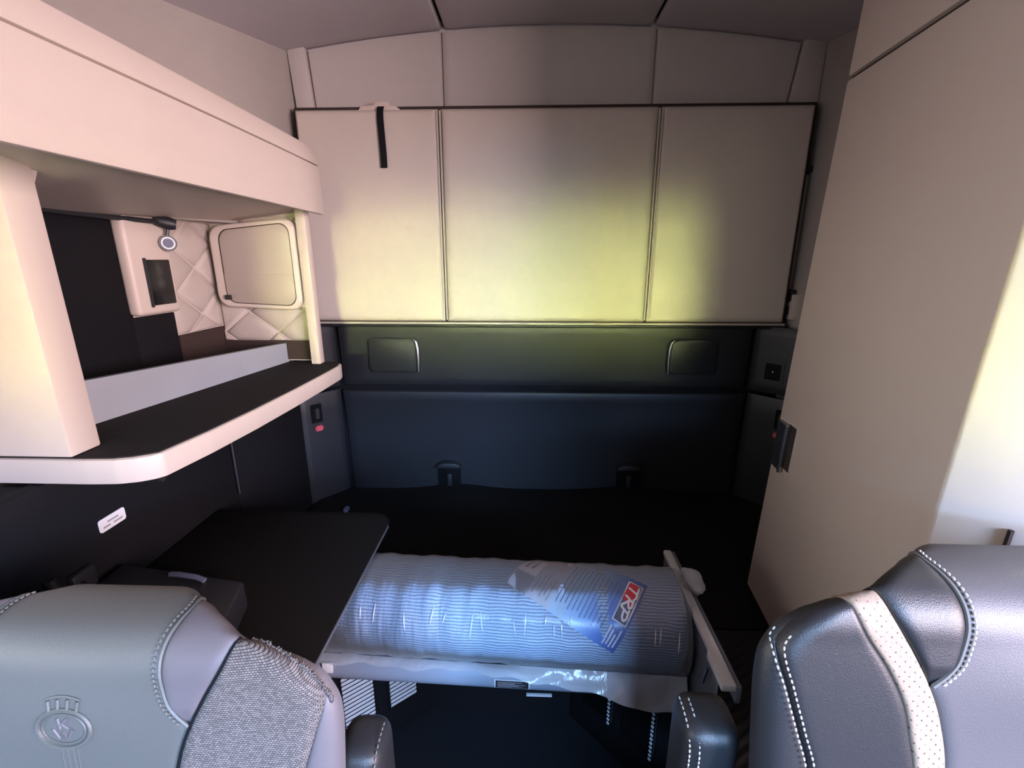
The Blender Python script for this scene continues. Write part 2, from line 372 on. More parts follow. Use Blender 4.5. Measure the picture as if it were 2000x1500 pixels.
# side walls
wl = struct('wall_left', MB().prism([(-0.755, 1.66), (-0.90, 1.28), (-1.0, 0.9), (-1.03, 0.30), (-1.07, 0.30), (-1.07, 1.70), (-0.755, 1.70)],
    lambda x, y: (x, y, 1.60), lambda x, y: (x, y, 2.16)), 'wall_fabric', 'taupe fabric side wall above the storage hutch', 'wall')
obj('lower_lining_panel', MB().box(-0.83, -0.80, 1.135, 1.53, 0.0, 1.138, bev=0.004), 'black_matte', wl)
obj('lower_lining_panel', MB().box(-0.83, -0.80, 0.36, 1.128, 0.0, 1.138, bev=0.004), 'black_matte', wl)
obj('sill', MB().box(-1.055, -0.806, 0.34, 0.662, 1.12, 1.136), 'black_matte', wl)
obj('outer_skin', MB().box(-1.09, -1.055, -1.05, 1.68, 0.0, 1.16).box(-1.09, -1.055, -1.05, 1.68, 1.85, 2.2).box(-1.09, -1.055, 0.28, 1.68, 1.16, 1.85).box(-1.09, -1.055, -1.05, -0.75, 1.16, 1.85), 'headliner', wl)
wr = struct('wall_right', MB().prism([(0.888, 1.66), (0.93, 1.48), (1.03, 1.10), (1.07, 1.10), (1.07, 1.70), (0.888, 1.70)],
    lambda x, y: (x, y, 1.20), lambda x, y: (x, y, 2.16)), 'wall_fabric', 'taupe fabric side wall behind the tall wardrobe', 'wall')
obj('lower_lining_panel', MB().box(0.905, 0.935, 0.9, 1.55, 0.0, 1.25, bev=0.004), 'black_matte', wr)
obj('outer_skin', MB().box(1.055, 1.09, 0.35, 1.68, 0.0, 2.2).box(1.055, 1.09, -1.05, 0.36, 1.98, 2.2).box(1.055, 1.09, -1.05, -0.9, 0, 1.99).box(1.055, 1.09, -0.91, 0.36, 0, 0.75), 'headliner', wr)
# front of the cab behind the photographer: dashboard, windshield frame and pane
wf = struct('wall_front', MB().box(-1.09, 1.09, -1.09, -1.05, 0.0, 1.40).box(-1.09, 1.09, -1.09, -1.05, 1.66, 2.25).box(-1.09, -0.92, -1.09, -1.05, 1.39, 1.67).box(0.92, 1.09, -1.09, -1.05, 1.39, 1.67), 'headliner', 'cab front with the windshield opening', 'wall')
w1 = struct('window_1', MB().box(-0.93, 0.93, -1.075, -1.07, 1.395, 1.665), 'glass', 'windshield pane at the cab front', 'window')
w2 = struct('window_2', MB().box(-1.075, -1.07, -0.76, 0.29, 1.15, 1.86), 'glass', 'side window pane of the cab door', 'window')
dash = thing('dashboard', 'black padded dashboard under the windshield', 'dashboard', (0, -0.8, 0))
obj('body', MB().prism([(-1.04, 0.0), (-0.62, 0.0), (-0.55, 0.55), (-0.50, 0.95), (-0.60, 1.02), (-1.04, 1.10)], lambda y, z: (-1.0, y, z), lambda y, z: (1.0, y, z), bev=0.02), 'black_plastic', dash)
obj('instrument_hood', MB().box(0.2, 0.75, -0.85, -0.55, 1.00, 1.10, bev=0.03), 'black_plastic', dash)

# ------------------------------------------------------------------ upper bunk folded against the wall
bunk = thing('upper_bunk', 'beige upholstered upper bunk folded up flat against the rear wall', 'bunk bed', (0.065, 1.6, 1.285))
obj('frame', MB().box(-0.744, 0.872, 1.60, 1.632, 1.285, 1.959, bev=0.004), 'groove', bunk)  # dark rim past the cushions imitates the contact shadow there
for x0, x1 in ((-0.737, -0.2865), (-0.2795, 0.3965), (0.4035, 0.862)):
    f = lambda s, t, d, x0=x0, x1=x1: (lerp(x0, x1, s), 1.606-d, lerp(1.290, 1.950, t))
    mb = MB(); pillow(mb, f, 30, 30, depth=0.026, eu=0.03, ev=0.025); obj('cushion', mb, 'beige_vinyl', bunk)
for x in (-0.283, 0.400):
    for dx in (-0.0045, 0.0045):
        obj('piping', MB().tube([(x+dx, 1.5845, lerp(1.297, 1.942, k/8)) for k in range(9)], 0.0032, 6), 'piping', bunk)
obj('bottom_lip', MB().box(-0.74, 0.866, 1.582, 1.604, 1.2815, 1.2885, bev=0.002), 'piping', bunk)
lb = obj('latch_plate', MB().prism([(-0.535, 1.946), (-0.40, 1.946), (-0.418, 1.958), (-0.432, 1.958), (-0.44, 1.970), (-0.478, 1.970), (-0.486, 1.960), (-0.525, 1.959)], lambda x, z: (x, 1.63, z), lambda x, z: (x, 1.59, z), bev=0.002), 'beige_plastic', bunk)
st = [(1.595, 1.958), (1.583, 1.954), (1.576, 1.945), (1.573, 1.925), (1.572, 1.88), (1.571, 1.82), (1.571, 1.778)]
mb = MB(); mb.grid(lambda s, t: (lambda k, fr: (-0.4725+0.020*s+0.003*t+0.0012*math.sin(9*t), lerp(st[k][0], st[k+1][0], fr)-0.0, lerp(st[k][1], st[k+1][1], fr)))(min(int(t*6), 5), t*6-min(int(t*6), 5)), 2, 18)
vs = list(mb.v); n = len(vs); mb.add([(x, y+0.003, z) for x, y, z in vs], [tuple(reversed(q)) for q in mb.f])
so = obj('strap', mb, 'black_matte', bunk); so['label'] = 'black webbing pull strap hanging from the bunk latch'
# the latch hardware in the gap at the bunk's outer end
g = thing('bunk_latch', 'grey latch bracket in the gap between bunk end and wardrobe', 'latch', (0.885, 1.62, 1.29))
obj('guide_rail', MB().box(0.880, 0.908, 1.63, 1.65, 1.30, 1.76, bev=0.004), 'headliner', g)
obj('band', MB().box(0.879, 0.912, 1.618, 1.652, 1.765, 1.785, bev=0.003), 'black_plastic', g)
obj('catch', MB().box(0.879, 0.897, 1.60, 1.635, 1.36, 1.40, bev=0.004).box(0.879, 0.892, 1.605, 1.635, 1.315, 1.345, bev=0.003), 'black_plastic', g)
obj('bracket', MB().box(0.884, 0.91, 1.59, 1.63, 1.30, 1.385, bev=0.004), 'beige_plastic', g)

# ------------------------------------------------------------------ fittings on the black rear lining
for sgn, x0, x1, lab in ((1, -0.575, -0.395, 'dark flush wall cover with bright curved edge, under the strap end of the bunk'), (-1, 0.500, 0.665, 'dark flush wall cover with bright curved edge, nearer the tall wardrobe')):
    t_ = thing('wall_cover', lab, 'wall cover', ((x0+x1)/2, 1.62, 1.09), 'covers on the black rear lining')
    obj('plate', MB().prism(rrect(x0, x1, 1.100, 1.226, 0.02), lambda x, z: (x, 1.640, z), lambda x, z: (x, 1.6165, z), bev=0.004), 'black_plastic', t_)
    xe = x1 if sgn > 0 else x0
    pts = [(xe-sgn*0.024, 1.614, 1.2245), (xe-sgn*0.012, 1.613, 1.222), (xe-sgn*0.004, 1.612, 1.213), (xe, 1.612, 1.19), (xe+sgn*0.001, 1.612, 1.15), (xe, 1.612, 1.105)]
    obj('bright_edge', MB().tube(pts, [0.003, 0.005, 0.006, 0.0065, 0.006, 0.004], 8), 'satin_metal', t_)
for x, lab in ((-0.298, 'black recessed tether anchor in the rear lining, on the strap side'), (0.388, 'black recessed tether anchor in the rear lining, on the wardrobe side')):
    t_ = thing('tether_anchor', lab, 'anchor', (x, 1.63, 0.62), 'anchors at the foot of the rear lining')
    obj('housing', MB().box(x-0.042, x+0.042, 1.618, 1.645, 0.63, 0.735, bev=0.006), 'black_gloss', t_)
    obj('hood', MB().prism([(-0.046, 0.728), (0.046, 0.728), (0.040, 0.742), (0.018, 0.749), (-0.018, 0.749), (-0.040, 0.742)], lambda a, z: (x+a, 1.64, z), lambda a, z: (x+a, 1.600, z), bev=0.003), 'black_plastic', t_)
    obj('buckle_tongue', MB().box(x-0.008, x+0.010, 1.608, 1.62, 0.65, 0.70, bev=0.003), 'black_plastic', t_)
def on_corner(sx, s, z, d=0.0):
    xa, xb = ((-0.700, -0.802) if sx < 0 else (0.800, 0.905)); nx = 0.76*(-sx)
    return Vector((lerp(xa, xb, s)+d*nx, lerp(1.64, 1.52, s)-d*0.65, z))
def corner_plate(mb, sx, s0, s1, z0, z1, d0, d1, bev=0.002):
    P = [on_corner(sx, a, z, d) for d in (d0, d1) for (a, z) in ((s0, z0), (s1, z0), (s1, z1), (s0, z1))]
    bm = bmesh.new(); v = [bm.verts.new(p) for p in P]
    for f in ((0,1,2,3),(7,6,5,4),(0,4,5,1),(1,5,6,2),(2,6,7,3),(3,7,4,0)): bm.faces.new([v[i] for i in f])
    bmesh.ops.recalc_face_normals(bm, faces=bm.faces[:]); bmesh.ops.bevel(bm, geom=bm.edges[:], offset=bev, segments=2, affect='EDGES'); mb.bm(bm); return mb
for sx, lab in ((-1, 'black bunk switch with a small red button, below the hutch shelf'), (1, 'black bunk switch with a small red button, beside the wardrobe edge')):
    s0 = 0.55 if sx < 0 else 0.70
    t_ = thing('switch_panel', lab, 'switch', tuple(on_corner(sx, s0+0.1, 0.88)), 'bunk switches with red buttons')
    obj('plate', corner_plate(MB(), sx, s0-0.02, s0+0.24, 0.925, 0.995, 0.004, 0.010), 'black_gloss', t_)
    obj('rocker', corner_plate(MB(), sx, s0+0.06, s0+0.15, 0.94, 0.98, 0.010, 0.016), 'black_plastic', t_)
    obj('red_button', corner_plate(MB(), sx, s0, s0+0.18, 0.893, 0.913, 0.004, 0.016, 0.004), 'red_plastic', t_)
t_ = thing('power_socket', 'black square socket with a tiny light, beside the wardrobe edge', 'socket', tuple(on_corner(1, 0.4, 1.09)))
obj('frame', corner_plate(MB(), 1, 0.28, 0.72, 1.085, 1.165, 0.004, 0.010), 'black_plastic', t_)
obj('insert', corner_plate(MB(), 1, 0.34, 0.66, 1.095, 1.152, 0.0095, 0.012), 'black_gloss', t_)
obj('indicator', corner_plate(MB(), 1, 0.49, 0.52, 1.122, 1.126, 0.012, 0.0135, 0.0005), 'white_paper', t_)
t_ = thing('blank_socket', 'black square recess in the corner lining beside the shelf tip', 'socket', tuple(on_corner(-1, 0.4, 1.1)))
obj('frame', corner_plate(MB(), -1, 0.30, 0.82, 1.12, 1.185, 0.004, 0.009), 'black_plastic', t_)
obj('insert', corner_plate(MB(), -1, 0.36, 0.76, 1.128, 1.177, 0.0085, 0.0105), 'black_gloss', t_)

# ------------------------------------------------------------------ storage hutch along the left wall
H = thing('storage_hutch', 'large beige overhead hutch with open niche and protruding shelf', 'cabinet', (-0.8, 0.9, 1.14))
# overhead body: face bows very slightly
def facex(y): return -0.572-0.020*((y-0.55)/0.85)**2 if y > 0.55 else -0.572
ys = [0.10, 0.35, 0.55, 0.75, 0.95, 1.15, 1.30, 1.395]
def hutch_prism(z0, z1, x_in=0.0, top_in=0.0, bev=0.004):
    front = [(facex(y)-x_in, y) for y in ys]
    poly = front+[(-0.98, 1.395), (-0.98, 0.10)]
    return MB().prism(poly, lambda x, y: (x, y, z0), lambda x, y: (x-(top_in if x > -0.9 else 0), y, z1), bev=bev)
obj('overhead_body', hutch_prism(1.664, 1.750), 'beige_plastic', H)
obj('overhead_cap', hutch_prism(1.7525, 1.800, 0.001, 0.012), 'beige_plastic', H)
obj('face_lip', MB().prism([(facex(y), y) for y in ys]+[(facex(y)-0.014, y) for y in ys[::-1]], lambda x, y: (x, y, 1.623), lambda x, y: (x, y, 1.668), bev=0.002), 'beige_plastic', H)
# curved soffit of the niche
def soffit(s, t):
    y = lerp(0.56, 1.40, t); k_ = max(0.0, 1-(y-0.56)/0.20); x0 = facex(y)-0.010
    return (lerp(x0, -0.96, s), y, 1.646+0.022*k_-0.052*(s**0.8)*(1-k_)-0.010*math.sin(PI*min(1, s*2.5))*0+0.003*math.sin(9*t)*s)
obj('niche_soffit', MB().grid(soffit, 14, 40), 'beige_plastic', H)
pier = obj('pier', MB().box(-1.0, -0.740, 0.667, 0.722, 1.187, 1.666, bev=0.004), 'beige_plastic', H)
obj('niche_shoulder', MB().prism([(0.722, 1.655), (0.722, 1.605), (0.735, 1.632), (0.76, 1.646), (0.79, 1.655)], lambda y, z: (-0.745, y, z), lambda y, z: (-0.96, y, z)), 'beige_plastic', H)
obj('corner_post', MB().box(-0.664, -0.636, 1.362, 1.394, 1.187, 1.640, bev=0.003), 'beige_plastic', H)
# shelf: dark top mat and a beige edge band that rounds the front corner
sh = [(-1.0, 0.664), (-0.72, 0.664), (-0.672, 0.667), (-0.645, 0.675), (-0.625, 0.687), (-0.615, 0.70), (-0.600, 0.80), (-0.588, 0.93), (-0.579, 1.10), (-0.575, 1.25), (-0.574, 1.355), (-0.580, 1.385), (-0.600, 1.405), (-0.64, 1.41), (-1.0, 1.41)]
obj('shelf_board', MB().prism(sh, lambda x, y: (x, y, 1.140), lambda x, y: (x, y, 1.184), bev=0.004), 'beige_plastic', H)
cx, cy = -0.82, 1.05
obj('shelf_mat', MB().prism([(x-(0.006 if x > -0.9 else 0), y+(0.006 if y < 0.7 else (-0.005 if y > 1.36 else 0))) for x, y in sh], lambda x, y: (x, y, 1.1835), lambda x, y: (x, y, 1.1865)), 'shelf_mat', H)
# grey upstand at the back of the shelf
def gp(s, t, d=0.0): return (lerp(-0.850, -0.752, s)-d, lerp(0.80, 1.40, s), lerp(1.187, lerp(1.276, 1.246, s), t))
mb = MB(); mb.add([gp(0,0), gp(1,0), gp(1,1), gp(0,1), gp(0,0,.015), gp(1,0,.015), gp(1,1,.015), gp(0,1,.015)], [(0,1,2,3),(7,6,5,4),(0,4,5,1),(1,5,6,2),(2,6,7,3),(3,7,4,0)])
obj('grey_upstand', mb, 'grey_board', H, smooth=False)
obj('niche_floor', MB().prism([(-0.98, 0.73), (-0.872, 0.73), (-0.858, 0.80), (-0.76, 1.404), (-0.98, 1.404)], lambda x, y: (x, y, 1.186), lambda x, y: (x, y, 1.200)), 'dark_brown', H)
obj('niche_lining', MB().box(-0.985, -0.952, 0.715, 1.085, 1.19, 1.64, bev=0.002).box(-0.985, -0.951, 1.08, 1.215, 1.19, 1.362, bev=0.002), 'black_matte', H)
obj('niche_back', MB().box(-0.99, -0.955, 0.72, 1.47, 1.19, 1.64).box(-0.99, -0.662, 1.404, 1.44, 1.19, 1.64), 'beige_plastic', H)
obj('niche_kick', MB().box(-0.957, -0.948, 1.215, 1.404, 1.195, 1.298).box(-0.957, -0.664, 1.395, 1.406, 1.195, 1.254), 'dark_brown', H)
# padded diamonds on the niche walls
def clip(poly, ax, lim, keep_less):
    out = []
    for i in range(len(poly)):
        a, b = poly[i], poly[(i+1) % len(poly)]
        ia = (a[ax] <= lim) == keep_less; ib = (b[ax] <= lim) == keep_less
        if ia: out.append(a)
        if ia != ib:
            t = (lim-a[ax])/(b[ax]-a[ax]); out.append((lerp(a[0], b[0], t), lerp(a[1], b[1], t)))
    return out
def diamonds(u0, u1, z0, z1, org, fn):
    for i in range(-8, 9):
        for j in range(-8, 9):
            if (i+j) % 2 == 0: continue
            cu, cz = org[0]+0.085*i, org[1]+0.065*j
            p = [(cu-0.083, cz), (cu, cz-0.063), (cu+0.083, cz), (cu, cz+0.063)]
            for ax, lim, less in ((0, u1, True), (0, u0, False), (1, z1, True), (1, z0, False)):
                p = clip(p, ax, lim, less)
                if len(p) < 3: break
            if len(p) < 3: continue
            A = abs(sum(p[k][0]*p[(k+1) % len(p)][1]-p[(k+1) % len(p)][0]*p[k][1] for k in range(len(p))))/2
            if A < 4e-5: continue
            mx = sum(q[0] for q in p)/len(p); mz = sum(q[1] for q in p)/len(p); n = len(p)
            mb = MB(); vs = []
            for sc_, d in ((1.0, 0.0), (0.93, 0.005), (0.75, 0.009), (0.4, 0.0105)): vs += [fn(lerp(mx, a, sc_), lerp(mz, z, sc_), d) for a, z in p]
            vs.append(fn(mx, mz, 0.011)); fs = []
            for r_ in range(3):
                for k in range(n): fs.append((r_*n+k, r_*n+(k+1) % n, (r_+1)*n+(k+1) % n, (r_+1)*n+k))
            for k in range(n): fs.append((3*n+k, 3*n+(k+1) % n, 4*n))
            obj('quilt_diamond', mb.add(vs, fs), 'shaded_quilt_vinyl', H, ang=60)
diamonds(1.216, 1.400, 1.30, 1.62, (1.323, 1.475), lambda u, z, d: (-0.955+d, u, z))
diamonds(-0.945, -0.672, 1.255, 1.62, (-0.86, 1.345), lambda u, z, d: (u, 1.404-d, z))
# outlet block standing off the wall
op = obj('outlet_block', MB().box(-0.957, -0.925, 1.075, 1.212, 1.366, 1.600, bev=0.010, seg=3), 'beige_plastic', H)
sw = obj('switch_face', MB().box(-0.927, -0.9225, 1.118, 1.195, 1.388, 1.498, bev=0.002), 'black_gloss', op)
obj('switch_bezel', MB().box(-0.928, -0.921, 1.112, 1.120, 1.384, 1.502, bev=0.002), 'black_plastic', op)
# framed hatch on the niche end wall
hp = rrect(-0.925, -0.672, 1.357, 1.601, 0.035, 6)
hp = [(x, z+(0.012*(x+0.82)/0.13 if z > 1.48 else -0.006*(x+0.82)/0.13)) for x, z in hp]
hd = obj('hatch_door', MB().prism(hp, lambda x, z: (x, 1.405, z), lambda x, z: (x, 1.362, z), bev=0.008, seg=3), 'beige_plastic', H)
def inset(k, dx): return [(-0.7985+(x+0.7985)*k+dx, 1.479+(z-1.479)*(k+0.07)) for x, z in hp]
obj('hatch_rebate', MB().prism(inset(0.83, 0.008), lambda x, z: (x, 1.37, z), lambda x, z: (x, 1.3612, z)), 'dark_brown', hd)
obj('hatch_panel', MB().prism(inset(0.81, 0.009), lambda x, z: (x, 1.37, z), lambda x, z: (x, 1.3600, z), bev=0.001), 'hatch_panel', hd)
lowp = [q for q in inset(0.81, 0.009) if q[1] < 1.45]
obj('hatch_panel_step', MB().prism(sorted([q for q in lowp if q[0] < -0.8], key=lambda q: -q[1])+sorted([q for q in lowp if q[0] >= -0.8], key=lambda q: q[1])+[(max(q[0] for q in lowp), 1.458), (min(q[0] for q in lowp), 1.458)], lambda x, z: (x, 1.362, z), lambda x, z: (x, 1.3585, z), bev=0.0008), 'hatch_panel', hd)
obj('latch', MB().box(-0.897, -0.879, 1.352, 1.362, 1.383, 1.397, bev=0.002), 'black_plastic', hd)
for z in (1.39, 1.468, 1.545):
    obj('hinge_rib', MB().box(-0.684, -0.662, 1.378, 1.405, z-0.0335, z+0.0335, bev=0.005), 'beige_plastic', H)
# capped lead dangling in the niche
t_ = thing('power_lead', 'black lead with a round grey-ringed cap hanging in the hutch niche', 'power lead', (-0.91, 1.19, 1.53))
obj('lead', MB().tube([(-0.945, 0.80, 1.597), (-0.94, 0.95, 1.592), (-0.93, 1.08, 1.590), (-0.915, 1.17, 1.588)], 0.006, 8), 'black_plastic', t_)
obj('plug', MB().tube([(-0.925, 1.172, 1.592), (-0.900, 1.190, 1.585), (-0.890, 1.198, 1.582)], [0.012, 0.016, 0.012], 12), 'black_plastic', t_)
obj('tether', MB().tube([(-0.905, 1.188, 1.578), (-0.906, 1.186, 1.565), (-0.908, 1.184, 1.556)], 0.004, 6), 'black_plastic', t_)
def disc(c, r, n, nrm, th):
    nrm = Vector(nrm).normalized(); c = Vector(c); return MB().tube([c, c+nrm*th], r, n)
cap = obj('cap', disc((-0.912, 1.186, 1.538), 0.0195, 20, (0.75, -0.65, 0), 0.006), 'black_plastic', t_)
obj('ring', disc((-0.9075, 1.182, 1.538), 0.0150, 20, (0.75, -0.65, 0), 0.002), 'edge_trim', cap)
obj('centre', disc((-0.906, 1.1805, 1.538), 0.0115, 20, (0.75, -0.65, 0), 0.002), 'print_slate', cap)

# under-shelf details on the black side lining
tag(obj('paper_label', MB().prism(rrect(0.735, 0.792, 1.000, 1.026, 0.005), lambda y, z: (-0.801, y, z), lambda y, z: (-0.7985, y, z)), 'white_paper'), 'small white part sticker on the black lining under the hutch', 'sticker')
lab = bpy.data.objects['paper_label']
for y0, y1, z0 in ((0.752, 0.776, 1.0145), (0.742, 0.757, 1.0065), (0.764, 0.784, 1.0065)):
    obj('print_line', MB().box(-0.7988, -0.7980, y0, y1, z0, z0+0.0032), 'print_grey', lab, smooth=False)
sc_ = obj('screw', disc((-0.800, 0.893, 1.034), 0.0055, 12, (1, -0.25, 0.1), 0.006), 'chrome'); tag(sc_, 'shiny screw head under the hutch shelf edge', 'screw')
t_ = thing('seat_belt_anchor', 'dark moulded bracket on the black lining behind the grey headrest', 'bracket', (-0.79, 0.66, 0.85))
obj('rib', MB().tube([(-0.79, 0.625, 0.985), (-0.785, 0.632, 0.95), (-0.785, 0.64, 0.91)], 0.008, 8), 'black_plastic', t_)
obj('plate', MB().box(-0.802, -0.785, 0.655, 0.70, 0.90, 0.965, bev=0.006), 'black_plastic', t_)
obj('peg', MB().tube([(-0.795, 0.665, 0.955), (-0.775, 0.675, 0.925)], 0.006, 8), 'black_matte', t_)
obj('trim_strip', MB().tube([(-0.797, 1.131, 1.03), (-0.797, 1.131, 0.87)], 0.003, 6), 'black_plastic', wl)

# ------------------------------------------------------------------ tall wardrobe
W = thing('wardrobe', 'tall beige wardrobe with a metal pull latch', 'wardrobe', (0.8, 0.85, 0.60))
def lean(z): return 0.036*(z-0.64)
def wplan(ins=0.0): return [(0.607+ins, 1.10), (0.551+ins, 0.593), (0.632+ins, 0.515), (1.02, 0.505), (1.02, 1.10)]
def wp(z0, z1, bev=0.004, ins=0.0):
    L = lambda z: (lambda x, y: (x+(lean(z) if x < 0.9 else 0), y, z))
    return MB().prism(wplan(ins), L(z0), L(z1), bev=bev)
door = obj('door', wp(0.64, 1.852), 'beige_plastic', W)
obj('gap', wp(1.850, 1.862, 0, 0.010), 'groove', W)
obj('upper_locker', wp(1.860, 2.16), 'beige_plastic', W)
def wf_(y, z, d): # point on the long face at depth d in front of it
    x = 0.607+(y-1.10)*0.1105+lean(z); return (x-d, y, z)
def wplate(y0, y1, z0, z1, d0, d1, sk=0.0, bev=0.002):
    bm = bmesh.new(); P = [wf_(y+sk*(z-z0), z, d) for d in (d0, d1) for (y, z) in ((y0, z0), (y1, z0), (y1, z1), (y0, z1))]
    v = [bm.verts.new(p) for p in P]
    for f in ((0,1,2,3),(7,6,5,4),(0,4,5,1),(1,5,6,2),(2,6,7,3),(3,7,4,0)): bm.faces.new([v[i] for i in f])
    bmesh.ops.recalc_face_normals(bm, faces=bm.faces[:])
    if bev: bmesh.ops.bevel(bm, geom=bm.edges[:], offset=bev, segments=2, affect='EDGES')
    return MB().bm(bm)
lt = obj('latch', wplate(1.000, 1.086, 1.000, 1.130, -0.002, 0.0015, 0, 0.0005), 'piping', door)
obj('latch_recess', wplate(1.004, 1.040, 1.018, 1.126, 0.001, 0.0022, 0, 0.0003), 'groove', door)
obj('pull_plate', wplate(1.030, 1.080, 1.008, 1.124, 0.002, 0.011, 0, 0.002), 'satin_metal', door)
obj('pull_edge', MB().tube([wf_(1.030, 1.008, 0.011), wf_(1.030, 1.066, 0.012), wf_(1.030, 1.124, 0.011)], 0.0042, 8), 'chrome', door)
# vertical joint near the front corner
obj('front_joint', MB().tube([(0.601+lean(z), 0.541, z) for z in (0.70, 1.0, 1.165)], 0.0035, 6), 'groove', W)

# ------------------------------------------------------------------ lower bunk, its base cabinets and vents
LBk = thing('lower_bunk', 'black lower bunk platform below the rear wall', 'bunk bed', (0, 1.3, 0.5))
obj('deck', MB().box(-0.79, 0.90, 0.82, 1.62, 0.576, 0.618, bev=0.006), 'black_fabric', LBk)
def hump(x, y): return 0.618+0.022*math.exp(-((x+0.27)/0.13)**2-((y-1.60)/0.16)**2)+0.022*math.exp(-((x-0.40)/0.16)**2-((y-1.60)/0.16)**2)+0.008*math.exp(-((x-0.06)/0.5)**2)
obj('mattress_cover', MB().grid(lambda s, t: (lerp(-0.78, 0.89, s), lerp(0.95, 1.64, t), hump(lerp(-0.78, 0.89, s), lerp(0.95, 1.64, t))+0.004), 48, 16), 'black_fabric', LBk)
obj('cover_tag', MB().box(-0.655, -0.640, 1.45, 1.475, 0.622, 0.636, bev=0.002), 'print_slate', LBk)
rail = thing('bunk_rail', 'rounded pale grey rail under the wrapped roll with a warning plate', 'rail', (-0.07, 0.79, 0.61))
obj('tube', MB().tube([(lerp(-0.47, 0.325, k/10), 0.777-0.045*lerp(-0.47, 0.325, k/10), 0.652+0.012*k/10) for k in range(11)], 0.029, 20), 'rail_grey', rail)
obj('white_tag', MB().box(-0.427, -0.405, 0.7655, 0.770, 0.655, 0.679, bev=0.001), 'white_paper', rail)

# warning plate on the rail
def on_rail(x, a, d=0.0006):     # a: angle from straight-at-camera-height front, upward
    k = (x+0.47)/0.795; y = 0.777-0.045*x; z = 0.652+0.012*k; r = 0.029+d
    return (x, y-r*math.cos(a), z+r*math.sin(a))
def rail_patch(x0, x1, a0, a1, d): return MB().grid(lambda s, t: on_rail(lerp(x0, x1, s), lerp(a0, a1, t), d), 6, 5)
pl = obj('warning_plate', rail_patch(-0.062, 0.010, -0.42, 0.32, 0.0006), 'white_paper', rail)
obj('plate_field', rail_patch(-0.060, 0.008, -0.37, 0.27, 0.0010), 'print_black', pl)
for k in range(6):
    a = -0.28+0.085*k; obj('print_line', rail_patch(-0.056, -0.056+(0.030, 0.052, 0.044, 0.058, 0.036, 0.050)[k], a, a+0.035, 0.0014), 'print_grey', pl)

def base_box(name, label, pts, face_a, face_b, vents, zt, dark=False):
    cxm = sum(p[0] for p in pts)/len(pts); cym = sum(p[1] for p in pts)/len(pts)
    T = thing(name, label, 'cabinet', (cxm, cym, 0), 'base cabinets under the lower bunk')
    obj('body', MB().prism(pts, lambda x, y: (x, y, 0), lambda x, y: (x, y, zt), bev=0.004), 'black_matte', T)
    a = Vector((*face_a, 0)); b = Vector((*face_b, 0)); u = (b-a).normalized(); n = Vector((u.y, -u.x, 0))
    if n.y > 0: n = -n
    for (s0, s1) in vents:
        def P(s, z, d): return tuple(a+u*s+n*d+Vector((0, 0, z)))
        def plate(s0, s1, z0, z1, d0, d1):
            return MB().add([P(s0,z0,d0),P(s1,z0,d0),P(s1,z1,d0),P(s0,z1,d0),P(s0,z0,d1),P(s1,z0,d1),P(s1,z1,d1),P(s0,z1,d1)], [(0,1,2,3),(7,6,5,4),(0,4,5,1),(1,5,6,2),(2,6,7,3),(3,7,4,0)])
        v = obj('vent', plate(s0-0.008, s1+0.008, 0.108, 0.455, 0.0, 0.003), 'black_gloss', T, smooth=False)
        for k in range(22):
            z = 0.120+0.0150*k
            mb = MB().add([P(s0,z,0.003),P(s1,z,0.003),P(s1,z+0.0112,0.007),P(s0,z+0.0112,0.007),P(s0,z-0.002,0.005),P(s1,z-0.002,0.005),P(s1,z+0.0105,0.010),P(s0,z+0.0105,0.010)], [(0,1,2,3),(7,6,5,4),(0,4,5,1),(1,5,6,2),(2,6,7,3),(3,7,4,0)])
            obj('slat', mb, 'black_gloss' if dark else 'louver', v, smooth=False)  # black copy of the slats paints the shade on these vents
            if dark: obj('lit_slat_end', MB().add([P(s1-0.006,z,0.004),P(s1,z,0.004),P(s1,z+0.009,0.010),P(s1-0.006,z+0.009,0.010),P(s1-0.006,z,0.011),P(s1,z,0.011),P(s1,z+0.009,0.014),P(s1-0.006,z+0.009,0.014)], [(0,1,2,3),(7,6,5,4),(0,4,5,1),(1,5,6,2),(2,6,7,3),(3,7,4,0)]), 'louver', v, smooth=False)  # pale tips paint the light caught at the slat ends
    return T
ln = math.hypot(0.139, 0.116)
base_box('base_cabinet', 'black base cabinet with two bright louvred vents, under the side table', [(-0.318, 1.23), (-0.62, 0.978), (-0.80, 0.95), (-0.80, 1.26), (-0.318, 1.26)],
         (-0.318, 1.23), (-0.62, 0.978), [(0.056, 0.143), (0.194, 0.284)], 0.575)
RB = base_box('base_cabinet', 'black base cabinet with two dim louvred vents, under the wardrobe', [(0.156, 1.219), (0.156, 1.26), (0.90, 1.26), (0.90, 0.45), (0.56, 0.45), (0.52, 0.845)],
         (0.156, 1.219), (0.52, 0.845), [(0.062, 0.156), (0.205, 0.300)], 0.575, True)
bp_ = struct('trim_2', MB().box(-0.33, 0.17, 1.23, 1.25, 0.0, 0.575), 'black_matte', 'black toe panel closing the space under the lower bunk', 'trim')
obj('slat', MB().box(0.006, 0.092, 1.222, 1.232, 0.078, 0.085, bev=0.001), 'louver', bp_)
obj('step_block', MB().box(0.37, 0.88, 0.47, 0.812, 0.574, 0.618), 'black_matte', RB)
# ribbed rubber step beside the wardrobe
tag(obj('rubber_mat', MB().prism([(0.355, 0.94), (0.355, 0.60), (0.62, 0.45), (0.72, 0.45), (0.72, 0.94)], lambda x, y: (x, y, 0.6185), lambda x, y: (x, y, 0.632), bev=0.003), 'ribbed_rubber'), 'black ribbed rubber mat between the wrapped roll and the wardrobe', 'mat')
